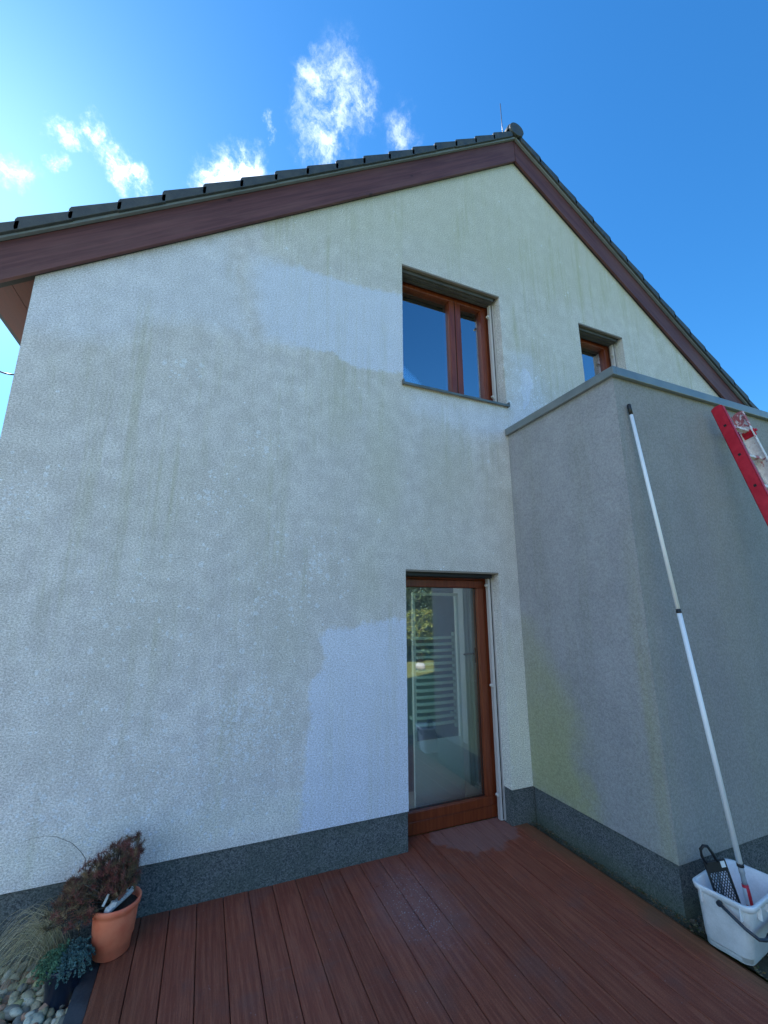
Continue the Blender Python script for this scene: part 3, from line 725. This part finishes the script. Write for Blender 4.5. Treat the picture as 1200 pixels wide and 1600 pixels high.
# ------------------------------------------------------------------ pebbles
def rock(mb, c, sx, sy, sz, rot, col, tilt=0):
    import bmesh
    bm = bmesh.new(); bmesh.ops.create_icosphere(bm, subdivisions=2, radius=1)
    m = Matrix.Rotation(rot, 3, 'Z') @ Matrix.Rotation(tilt, 3, 'X'); off = Vector((random.uniform(0, 99), random.uniform(0, 99), 0))
    vs = []
    for v in bm.verts:
        k = 1+.32*noise.noise(v.co*1.1+off)+.1*noise.noise(v.co*2.6+off)
        p = Vector((v.co.x*sx*k, v.co.y*sy*k, v.co.z*sz*k)); vs.append(m @ p + Vector(c))
    fs = [tuple(v.index for v in f.verts) for f in bm.faces]; bm.free()
    mb.add(vs, fs, True, col)
STC = [(.50, .43, .27), (.62, .52, .31), (.34, .30, .20), (.66, .58, .40), (.17, .16, .13), (.52, .28, .17), (.52, .46, .20), (.30, .28, .22), (.74, .66, .48), (.38, .31, .17)]
pb = MB(); random.seed(11)
for i in range(1000):
    x = random.uniform(-1.35, -.44) if i > 600 else random.uniform(-1.0, -.44); y = random.uniform(-1.0, .0)
    s_ = random.uniform(.014, .031); lay = random.random()
    rock(pb, (x, y, -.11+.045*lay), s_*random.uniform(1.1, 1.6), s_, s_*random.uniform(.5, .75), random.uniform(0, PI), random.choice(STC), random.uniform(-.5, .5))
tag(pb.build('pebbles', M_stone, fix=False), 'loose pale river pebbles between house plinth and deck edge', 'pebbles', kind='stuff')
pb = MB()
for i in range(380):
    x = random.uniform(2.80, 4.2); y = random.uniform(-2.1, -1.28); s_ = random.uniform(.006, .018)
    c = random.choice(STC); rock(pb, (x, y, -.018+.004*random.random()), s_*1.3, s_, s_*.6, random.uniform(0, PI), tuple(q*.45 for q in c))
tag(pb.build('gravel', M_stone, fix=False), 'dark mossy gravel along the foot of the grey extension', 'gravel', kind='stuff')
# leaf litter and moss caught in the joint along the extension
lt = MB(); random.seed(5)
for i in range(900):
    y = random.uniform(-2.2, .0); x = 2.789+random.gauss(0, .010) if y > -1.27 or random.random() < .5 else 2.79+random.uniform(-.02, .1)
    if random.random() < .12: x -= random.uniform(0, .06)
    a = random.uniform(0, PI); l = random.uniform(.003, .011); wd = l*random.uniform(.25, .6); zz = random.uniform(-.006, .006)
    d = Vector((math.cos(a), math.sin(a), random.uniform(-.3, .3)))*l; e = Vector((-math.sin(a), math.cos(a), random.uniform(-.4, .4)))*wd
    c = Vector((x, y, zz+.004)); lt.add([c-d, c+e, c+d, c-e], [(0, 1, 2, 3)], False, random.choice([(.13, .07, .03), (.16, .10, .03), (.07, .08, .025), (.05, .06, .02), (.22, .17, .10)]))
for i in range(26):
    c = Vector((2.83+random.uniform(-.03, .05), -1.33+random.uniform(-.05, .04), random.uniform(0, .02)));
    for k in range(5):
        a = random.uniform(0, 2*PI); d = Vector((math.cos(a), math.sin(a), random.uniform(0, .6)))*random.uniform(.008, .02); e = d.cross(Vector((0, 0, 1)))*.4
        lt.add([c, c+d*.5+e, c+d, c+d*.5-e], [(0, 1, 2, 3)], False, random.choice([(.16, .12, .08), (.22, .17, .12), (.10, .08, .05)]))
tag(lt.build('leaf_litter', M_leaf, fix=False), 'brown leaf crumbs and moss lying in the deck joint along the extension', 'leaf litter', kind='stuff')

# ------------------------------------------------------------------ plants in pots
def blade(mb, pts, w0, col, up=Vector((0, -1, .2))):
    vs = []; n = len(pts)
    for i, p in enumerate(pts):
        d = (pts[min(i+1, n-1)]-pts[max(i-1, 0)]).normalized(); s_ = d.cross(up);
        s_ = s_.normalized() if s_.length > .01 else Vector((1, 0, 0)); wd = w0*(1-.8*i/(n-1))
        vs += [p-s_*wd, p+s_*wd]
    mb.add(vs, [(2*i, 2*i+1, 2*i+3, 2*i+2) for i in range(n-1)], False, col)
PC = (-.322, -.212)
shrub = empty('potted_shrub', (PC[0], PC[1], 0), 'terracotta pot on the deck edge with a reddish brown withered needle shrub', 'potted plant')
pot = MB().lathe([(0, 0), (.083, 0), (.088, .004), (.094, .07), (.100, .075), (.109, .19), (.112, .208), (.119, .212), (.121, .236), (.118, .240), (.110, .238), (.107, .22), (.103, .19), (0, .18)], 48, (PC[0], PC[1], .001))
pot.build('pot', M_terra, shrub)
MB().lathe([(.104, .205), (.05, .211), (0, .207)], 30, (PC[0], PC[1], 0)).build('soil', M_soil, shrub)
random.seed(21)
hull = [(-.645, .255), (-.60, .33), (-.545, .40), (-.50, .445), (-.43, .475), (-.385, .51), (-.335, .52), (-.30, .555), (-.255, .545), (-.215, .47), (-.235, .40), (-.215, .35), (-.26, .30), (-.36, .29), (-.44, .215), (-.53, .22)]
nd_ = MB(); br = MB(); tips = []
while len(tips) < 430:
    x, z = random.uniform(-.65, -.2), random.uniform(.2, .56)
    if sdf(hull, x, z+.012) > .004: tips.append(Vector((x, -.24+random.uniform(-.11, .11), z)))
RC = [(.11, .035, .030), (.15, .045, .036), (.08, .038, .024), (.15, .09, .05), (.09, .065, .035), (.18, .07, .055), (.07, .055, .03), (.20, .13, .07)]
base = Vector((PC[0], PC[1], .2))
for i, t_ in enumerate(tips):
    d0 = (t_-base).normalized(); ax = (d0*.7+Vector((random.gauss(0, .8), random.gauss(0, .8), .3+random.gauss(0, .6)))).normalized()
    if i % 3 == 0:
        mid = base.lerp(t_, .5)+Vector((random.uniform(-.03, .03), random.uniform(-.03, .03), .02)); br.tube([base, mid, t_], [.006, .004, .002], 5)
    cc_ = random.choice(RC)
    for k in range(44):
        u = random.uniform(-.028, .012); p0 = t_+ax*u
        dd = (ax*.9+Vector((random.gauss(0, 1), random.gauss(0, 1), random.gauss(0, 1))).normalized()*1.1).normalized(); L = random.uniform(.014, .030)
        j = random.uniform(.8, 1.9); blade(nd_, [p0, p0+dd*L*.5, p0+dd*L+Vector((0, 0, .003))], .0011, tuple(q*j for q in cc_), Vector((random.gauss(0, .4), -1, random.gauss(0, .4))))
nd_.build('foliage', M_leaf, shrub, fix=False); br.build('branches', M_bark, shrub)
# white tray leaning in the terracotta pot
tr_ = empty('plastic_tray', (-.32, -.27, .22), 'narrow white plastic tray with a short stem leaning in the terracotta pot', 'tray')
def plank(a, b, wv, th, name, m, par):
    a, b, wv = Vector(a), Vector(b), Vector(wv); d = (b-a).normalized(); n_ = d.cross(wv).normalized()*th
    vs = [a-wv, a+wv, b+wv, b-wv]; vs = [v for v in vs]+[v+n_ for v in vs]
    return MB().add(vs, [(0, 1, 2, 3), (7, 6, 5, 4), (0, 4, 5, 1), (1, 5, 6, 2), (2, 6, 7, 3), (3, 7, 4, 0)]).build(name, m, par, bevel=.002)
plank((-.368, -.295, .242), (-.266, -.180, .268), (.004, -.002, .011), .03, 'board', M_whiteplastic, tr_)
plank((-.345, -.28, .262), (-.318, -.275, .256), (.004, 0, .011), .02, 'stem', M_whiteplastic, tr_)
plank((-.378, -.30, .262), (-.357, -.29, .310), (.006, 0, -.002), .006, 'clip', M_whiteplastic, tr_)

NC = (-.505, -.325)
sed = empty('potted_sedum', (NC[0], NC[1], -.1), 'dark navy pot on the pebbles with trailing blue-green sedum', 'potted plant')
MB().lathe([(0, 0), (.066, 0), (.070, .006), (.084, .155), (.090, .157), (.091, .175), (.084, .177), (.080, .15), (0, .14)], 40, (NC[0], NC[1], -.095)).build('pot', M_navy, sed)
MB().lathe([(.0755, .148), (0, .155)], 20, (NC[0], NC[1], -.095)).build('soil', M_soil, sed)
sg = MB(); random.seed(3)
for i in range(300):
    a = random.uniform(0, 2*PI); r0 = random.uniform(0, .07); L = random.uniform(.04, .105)
    p = Vector((NC[0]+r0*math.cos(a), NC[1]+r0*math.sin(a), .07)); out = Vector((math.cos(a), math.sin(a), 0))*random.uniform(.3, 1.0)+Vector((-.12, 0, 0))
    v = out*.6+Vector((0, 0, random.uniform(.4, 1.3))); blue = p.x > NC[0]-.005; c0 = (.075, .14, .125) if blue else (.085, .17, .085)
    for k in range(9):
        p = p+v.normalized()*L/9; v = v+Vector((0, 0, -.22)); j = random.uniform(.6, 1.5)
        for q in range(5):
            b_ = random.uniform(0, 2*PI); dd = Vector((math.cos(b_), math.sin(b_), random.uniform(-.2, .9)))*random.uniform(.005, .009); e = dd.cross(Vector((.2, -.9, .4))).normalized()*.0028
            sg.add([p, p+dd*.6+e, p+dd, p+dd*.6-e], [(0, 1, 2, 3)], False, tuple(x_*j for x_ in c0))
sg.build('foliage', M_leaf, sed, fix=False)

gr_ = empty('dry_grass', (-.64, -.12, -.1), 'tuft of straw-coloured ornamental grass drooping over the pebbles by the plinth', 'ornamental grass')
gb = MB(); random.seed(9)
for i in range(180):
    b0 = Vector((-.57+random.gauss(0, .03), -.14+random.gauss(0, .03), -.1)); topz = random.uniform(.10, .30); reach = random.uniform(.10, .46)
    yo = random.uniform(-.16, .10); pts = []
    for k in range(11):
        u = k/10; x = b0.x-reach*u**1.35; z = -.1+(topz+.1)*math.sin(min(1, u*1.55)*PI/2) - max(0, u-.40)**1.6*(topz+.2)*random.uniform(1.6, 1.7)
        pts.append(Vector((x, b0.y+yo*u, max(z, -.09))))
    j = random.uniform(.6, 1.3); blade(gb, pts, .0012, tuple(q*j for q in random.choice([(.42, .36, .22), (.30, .26, .15), (.50, .44, .30), (.24, .22, .11)])))
gb.build('blades', M_leaf, gr_, fix=False)
lb = MB(); lb.tube([Vector(p) for p in ((-.50, -.12, -.1), (-.50, -.11, .30), (-.52, -.1, .42), (-.548, -.1, .460), (-.601, -.08, .503), (-.683, -.06, .540), (-.735, -.055, .552), (-.80, -.05, .550), (-.84, -.05, .54))], [.002, .0018, .0016, .0015, .0013, .0012, .001, .0008, .0006], 5)
lb.build('long_stalk', M_bark, gr_)

# ------------------------------------------------------------------ bucket, tools, pole
BC = Vector((2.930, -1.520, .0)); BR = R(8)
bk = empty('bucket', BC, 'light grey rectangular plastic bucket at the corner of the grey extension', 'bucket')
BM = Matrix.Translation(BC) @ Matrix.Rotation(BR, 4, 'Z')
def rrect(hx, hy, r, z, n=7, oy=0):
    p = []
    for cx, cy, a0 in ((hx-r, hy-r, 0), (-hx+r, hy-r, PI/2), (-hx+r, -hy+r, PI), (hx-r, -hy+r, 1.5*PI)):
        for k in range(n): a = a0+PI/2*k/(n-1); p.append(BM @ Vector((cx+r*math.cos(a), cy+oy+r*math.sin(a), z)))
    return p
def loft(mb, rings, cap0=True, cap1=True):
    n = len(rings[0]); vs = [p for r_ in rings for p in r_]
    fs = [(i*n+k, i*n+(k+1) % n, (i+1)*n+(k+1) % n, (i+1)*n+k) for i in range(len(rings)-1) for k in range(n)]
    if cap0: fs.append(tuple(range(n))[::-1])
    if cap1: fs.append(tuple((len(rings)-1)*n+k for k in range(n)))
    mb.add(vs, fs, True)
HB = .30
bb = MB(); loft(bb, [rrect(.178, .100, .04, .002, 7, .022), rrect(.184, .106, .042, .006, 7, .022), rrect(.186, .108, .043, .034, 7, .020), rrect(.190, .112, .045, .040, 7, .019), rrect(.214, .130, .045, HB-.034),
    rrect(.2145, .1305, .045, HB-.032), rrect(.225, .141, .05, HB-.028), rrect(.229, .145, .05, HB-.004), rrect(.227, .143, .05, HB), rrect(.214, .130, .045, HB), rrect(.211, .127, .044, HB-.004), rrect(.184, .104, .038, .012, 7, .02)])
bko = bb.build('shell', M_bucket, bk)
for sx in (-.13, -.02, .09): MB().box(sx-.003, sx+.003, -.147, -.126, HB-.075, HB-.02, BM).build('rib', M_bucket, bk)
for sy in (-.09, .09): MB().box(-.2305, -.208, sy-.003, sy+.003, HB-.075, HB-.02, BM).build('rib', M_bucket, bk)
hd = MB(); hp = [(-.235, 0, .262), (-.238, -.05, .235), (-.240, -.11, .205), (-.234, -.158, .186), (-.20, -.172, .180), (-.10, -.176, .180), (.10, -.176, .180), (.20, -.172, .180), (.234, -.158, .186), (.240, -.11, .205), (.238, -.05, .235), (.235, 0, .262)]
hd.tube([BM @ Vector(p) for p in hp], .0085, 8); hdo = hd.build('handle', M_handle, bk)
gp = MB()
for k in range(15): gp.tube([BM @ Vector((-.155+k*.0215, -.176, .180)), BM @ Vector((-.155+k*.0215+.013, -.176, .180))], .016, 10)
gp.tube([BM @ Vector((-.17, -.176, .180)), BM @ Vector((.17, -.176, .180))], .013, 10); gp.build('grip', M_handle, hdo)
for sx in (-1, 1): MB().tube([BM @ Vector((sx*.226, 0, .262)), BM @ Vector((sx*.244, 0, .262))], .013, 12).build('pivot', M_handle, bk)

# roller grid standing in the bucket
gx = empty('roller_grid', (2.82, -1.5, .03), 'black plastic paint roller grid standing in the light grey bucket', 'roller grid')
TL, TR, BRt = Vector((2.784, -1.440, .384)), Vector((2.892, -1.492, .405)), Vector((2.930, -1.560, .03))
ux = (TR-TL).normalized(); dn = (BRt-TR); dn = (dn-ux*dn.dot(ux)).normalized(); nz = ux.cross(dn).normalized(); GW, GH = (TR-TL).length, .36
GM = Matrix(((ux.x, dn.x, nz.x, TL.x), (ux.y, dn.y, nz.y, TL.y), (ux.z, dn.z, nz.z, TL.z), (0, 0, 0, 1)))
fr_ = MB(); fr_.box(0, GW, 0, .055, -.006, .006, GM); fr_.box(0, .012, .055, GH, -.006, .006, GM); fr_.box(GW-.012, GW, .055, GH, -.006, .006, GM); fr_.box(0, GW, GH, GH+.012, -.006, .006, GM)
fr_.build('frame', M_black, gx, bevel=.003)
ms = MB(); st_ = .0155
for sgn in (1, -1):
    k = -40
    while k < 60:
        c_ = k*st_; k += 1; pts = []
        for yy in (.055, GH):
            pts.append((c_+sgn*(yy-.055)*.62, yy))
        (xa, ya), (xb, yb2) = pts
        def clip(xa, ya, xb, yb2, lo, hi):
            if xa > xb: xa, ya, xb, yb2 = xb, yb2, xa, ya
            if xb < lo or xa > hi: return None
            m_ = (yb2-ya)/(xb-xa)
            if xa < lo: ya += m_*(lo-xa); xa = lo
            if xb > hi: yb2 += m_*(hi-xb); xb = hi
            return xa, ya, xb, yb2
        r_ = clip(xa, ya, xb, yb2, .01, GW-.01)
        if r_ and abs(r_[2]-r_[0]) > .004:
            p0, p1 = GM @ Vector((r_[0], r_[1], sgn*.0012)), GM @ Vector((r_[2], r_[3], sgn*.0012)); ms.tube([p0, p1], .0025, 4, False)
ms.build('mesh', M_darkmetal, gx)
hk = MB(); hk.tube([GM @ Vector(p) for p in ((.012, .01, 0), (.004, -.03, 0), (.008, -.060, 0), (.03, -.074, 0), (.052, -.070, 0), (.064, -.04, 0), (.078, .01, 0))], .0085, 8); hk.build('hook', M_black, gx)
sg_ = 1 if nz.dot(Vector((0, -3.3, 1.8))-TL) > 0 else -1
MB().box(GW-.034, GW-.010, .006, .036, min(sg_*.0065, sg_*.008), max(sg_*.0065, sg_*.008), GM).build('sticker', M_whiteplastic, gx)
# a grey flat squeegee plate behind it
sq = plank((2.955, -1.43, .03), (2.935, -1.415, .345), (.016, .004, 0), .006, 'scraper', M_coping, None)
tag(sq, 'flat grey scraper plate standing in the bucket between roller grid and pole', 'scraper')

# telescopic pole
p0, p1 = Vector((2.985, -1.545, .05)), Vector((2.918, -1.292, 3.372))
pd = (p1-p0)
def pt(z): return p0+pd*((z-p0.z)/pd.z)
pole = empty('telescopic_pole', p0, 'long white telescopic pole leaning from the bucket against the grey wall', 'pole')
MB().tube([pt(.375), pt(1.80)], .0150, 14).build('lower_section', M_pole, pole)
MB().tube([pt(1.81), pt(3.285)], .0130, 14).build('upper_section', M_pole, pole)
MB().tube([pt(1.785), pt(1.80), pt(1.802), pt(1.812)], [.0162, .0162, .0145, .0145], 14).build('joint', M_black, pole)
MB().tube([pt(3.28), pt(3.365), pt(3.372)], [.0145, .0145, .010], 14).build('tip', M_black, pole)
MB().tube([pt(.362), pt(.378)], .018, 14).build('collar', M_black, pole)
MB().tube([pt(.275), pt(.30), pt(.325), pt(.33), pt(.362)], [.014, .013, .012, .015, .015], 14).build('coupling', M_clear, pole)
MB().tube([pt(.08), pt(.10), pt(.16), pt(.22), pt(.278)], [.020, .019, .017, .018, .016], 14).build('grip', M_redgrip, pole)
lb_ = MB(); up_ = pd.normalized(); tc = (Vector((0, -3.3, 0))-p0); tc = (tc-up_*tc.dot(up_)).normalized(); sdv = up_.cross(tc)
vs = []
for zz in (.185, .265):
    c = pt(zz)
    for a in (-1.1, -.7, -.3, .1): vs.append(c+(tc*math.cos(a)+sdv*math.sin(a))*.0195)
lb_.add(vs, [(k, k+1, k+5, k+4) for k in range(3)], True); lb_.build('label', M_whiteplastic, pole)

# ------------------------------------------------------------------ ladder
lad = empty('ladder', (4.2, -2.08, -.02), 'red ladder with one worn whitish rail leaning against the grey extension', 'ladder')
la, lb2 = Vector((0, -2.08, -.01)), Vector((0, -1.325, 3.50)); ld = (lb2-la).normalized(); ln = Vector((0, -ld.z, ld.y))  # ln: away from the wall
LM = lambda x: Matrix(((1, 0, 0, x), (0, ln.y, ld.y, la.y), (0, ln.z, ld.z, la.z), (0, 0, 0, 1)))
LL = (lb2-la).length
hz_ = [LL-.20-.285*k for k in range(12) if LL-.20-.285*k > .1]
def channel(x, s, m, name):
    """C-channel rail, web on the outer side, rounded head"""
    M_ = LM(x); mb = MB(); HW = .092; t_ = .004; FL = .030
    prof = [(0, .0)]
    # web as a strip with a rounded top end (local y across, z along)
    pts = [(0, 0), (HW, 0)] + [(HW/2+HW/2*math.cos(a), LL-.022+.022*math.sin(a)) for a in [k*PI/10 for k in range(11)]]
    mb.prism([(p[0], p[1]) for p in pts], 0 if s > 0 else -t_, t_ if s > 0 else 0, M_, 'x')
    mb.box(0 if s > 0 else -FL, FL if s > 0 else 0, 0, t_+.002, .0, LL-.024, M_); mb.box(0 if s > 0 else -FL, FL if s > 0 else 0, HW-t_-.002, HW, 0, LL-.024, M_)
    return mb.build(name, m, lad, bevel=.0025)
channel(3.905, 1, M_redl, 'red_rail'); channel(4.215, -1, M_worn, 'worn_rail')
for k, h in enumerate(hz_):
    r_ = MB(); M_ = LM(0); r_.prism([(.028, h-.012), (.064, h-.012), (.064, h+.012), (.059, h+.016), (.033, h+.016), (.028, h+.012)], 3.9095, 4.2105, M_, 'x')
    r_.build('rung', M_alu if 0 else M_worn, lad)
    q = MB(); q.box(3.9035, 3.907, .036, .056, h-.010, h+.010, M_); q.build('rung_socket', M_black, lad)
bkx = MB(); M_ = LM(0); bkx.box(4.200, 4.222, -.030, .115, LL-.235, LL-.215, M_); bkx.box(4.218, 4.262, -.045, -.012, LL-.235, LL-.165, M_); bkx.box(4.205, 4.2105, -.02, .10, LL-.27, LL-.20, M_)
bkx.build('latch', M_redl, lad, bevel=.003)
for xx in (3.905, 4.185): MB().box(xx-.003, xx+.033, -.004, .096, -.01, .05, LM(0)).build('foot', M_black, lad, bevel=.005)

# ------------------------------------------------------------------ garden behind the camera, seen mirrored in the glass
def crown(mb, c, rx, rz, n, cols, size, conic=False):
    for i in range(n):
        if conic:
            u = random.random()**1.4; a = random.uniform(0, 2*PI); rr = rx*(1-u)*random.uniform(.35, 1.05)*(1+.25*math.sin(u*40)); p = Vector((c[0]+rr*math.cos(a), c[1]+rr*math.sin(a), c[2]+u*rz-.3*rr))
        else:
            d = Vector((random.gauss(0, 1), random.gauss(0, 1), random.gauss(0, 1))).normalized(); k = 1+.45*noise.noise(d*1.7+Vector(c)); rr = random.uniform(.6, 1)**.5*k
            p = Vector(c)+Vector((d.x*rx*rr, d.y*rx*rr, d.z*rz*rr))
        a = Vector((random.gauss(0, 1), random.gauss(0, 1), random.gauss(0, .6)-(.5 if conic else 0))).normalized()*size*random.uniform(.6, 1.5); b = a.cross(Vector((random.gauss(0, 1), random.gauss(0, 1), random.gauss(0, 1)))).normalized()*size*.35
        j = random.uniform(.55, 1.4); col = tuple(q*j for q in random.choice(cols)); mb.add([p-a, p+b, p+a, p-b], [(0, 1, 2, 3)], False, col)
random.seed(31)
def tree(name, label, cat, x, y, h, r, cols, conic=False, n=3000, size=.14, group=None):
    t_ = empty(name, (x, y, -.16), label, cat, group)
    MB().tube([(x, y, -.16), (x+.05, y, h*.4), (x, y+.05, h*.85)], [.05*r+.06, .04*r+.04, .02], 8).build('trunk', M_bark, t_)
    m = MB(); crown(m, (x, y, .5 if conic else h*.62), r, h-.5 if conic else h*.42, n, cols, size, conic); m.build('crown', M_leaf, t_, fix=False)
DG = [(.035, .06, .03), (.05, .085, .035), (.03, .05, .025)]; YG = [(.12, .15, .03), (.16, .17, .035), (.08, .12, .03)]; MG = [(.06, .10, .03), (.08, .12, .04)]
tree('conifer', 'tall drooping conifer mirrored in the left part of the door glass', 'tree', 8.15, -12.2, 6.5, 1.5, DG, True, 6500, .11)
for i, (x, y, h, r, c, lab) in enumerate([(6.2, -10.6, 1.5, .85, YG, 'yellow green bush mirrored low at the left edge of the door glass'), (7.6, -10.9, 1.6, .85, YG, 'rounded yellow green bush mirrored just behind the whitish boulder'), (9.6, -11.5, 1.9, 1.1, MG, 'mid green bush right of the conifer in the garden'), (4.6, -11.2, 1.8, 1.1, MG, 'mid green bush left of the yellow green ones in the garden'), (2.2, -12, 1.7, 1.1, YG, 'yellowish bush farther left along the lawn edge'), (12.4, -12.5, 2.4, 1.3, DG, 'dark green bush at the far right of the lawn')]):
    tree('bush', lab, 'bush', x, y, h, r, c, False, 3200, .07, 'bushes along the lawn')
for i, (x, y, h, r, lab) in enumerate([(13.5, -24, 6, 2.4, 'sparse tall tree mirrored behind the conifer'), (1.0, -26, 8, 3, 'broad garden tree behind the photographer to the left'), (-8, -24, 8, 3.2, 'garden tree far to the left of the lawn'), (19, -26, 8, 3, 'garden tree far to the right of the lawn')]):
    tree('garden_tree', lab, 'tree', x, y, h, r, MG, False, 3600, .17, 'trees behind the lawn')
rk = MB(); rock(rk, (6.55, -8.9, -.04), .17, .12, .14, .3, (.42, .42, .40)); tag(rk.build('boulder', M_stone, fix=False), 'whitish boulder on the lawn mirrored in the door glass', 'stone')

bpy.context.view_layer.update()
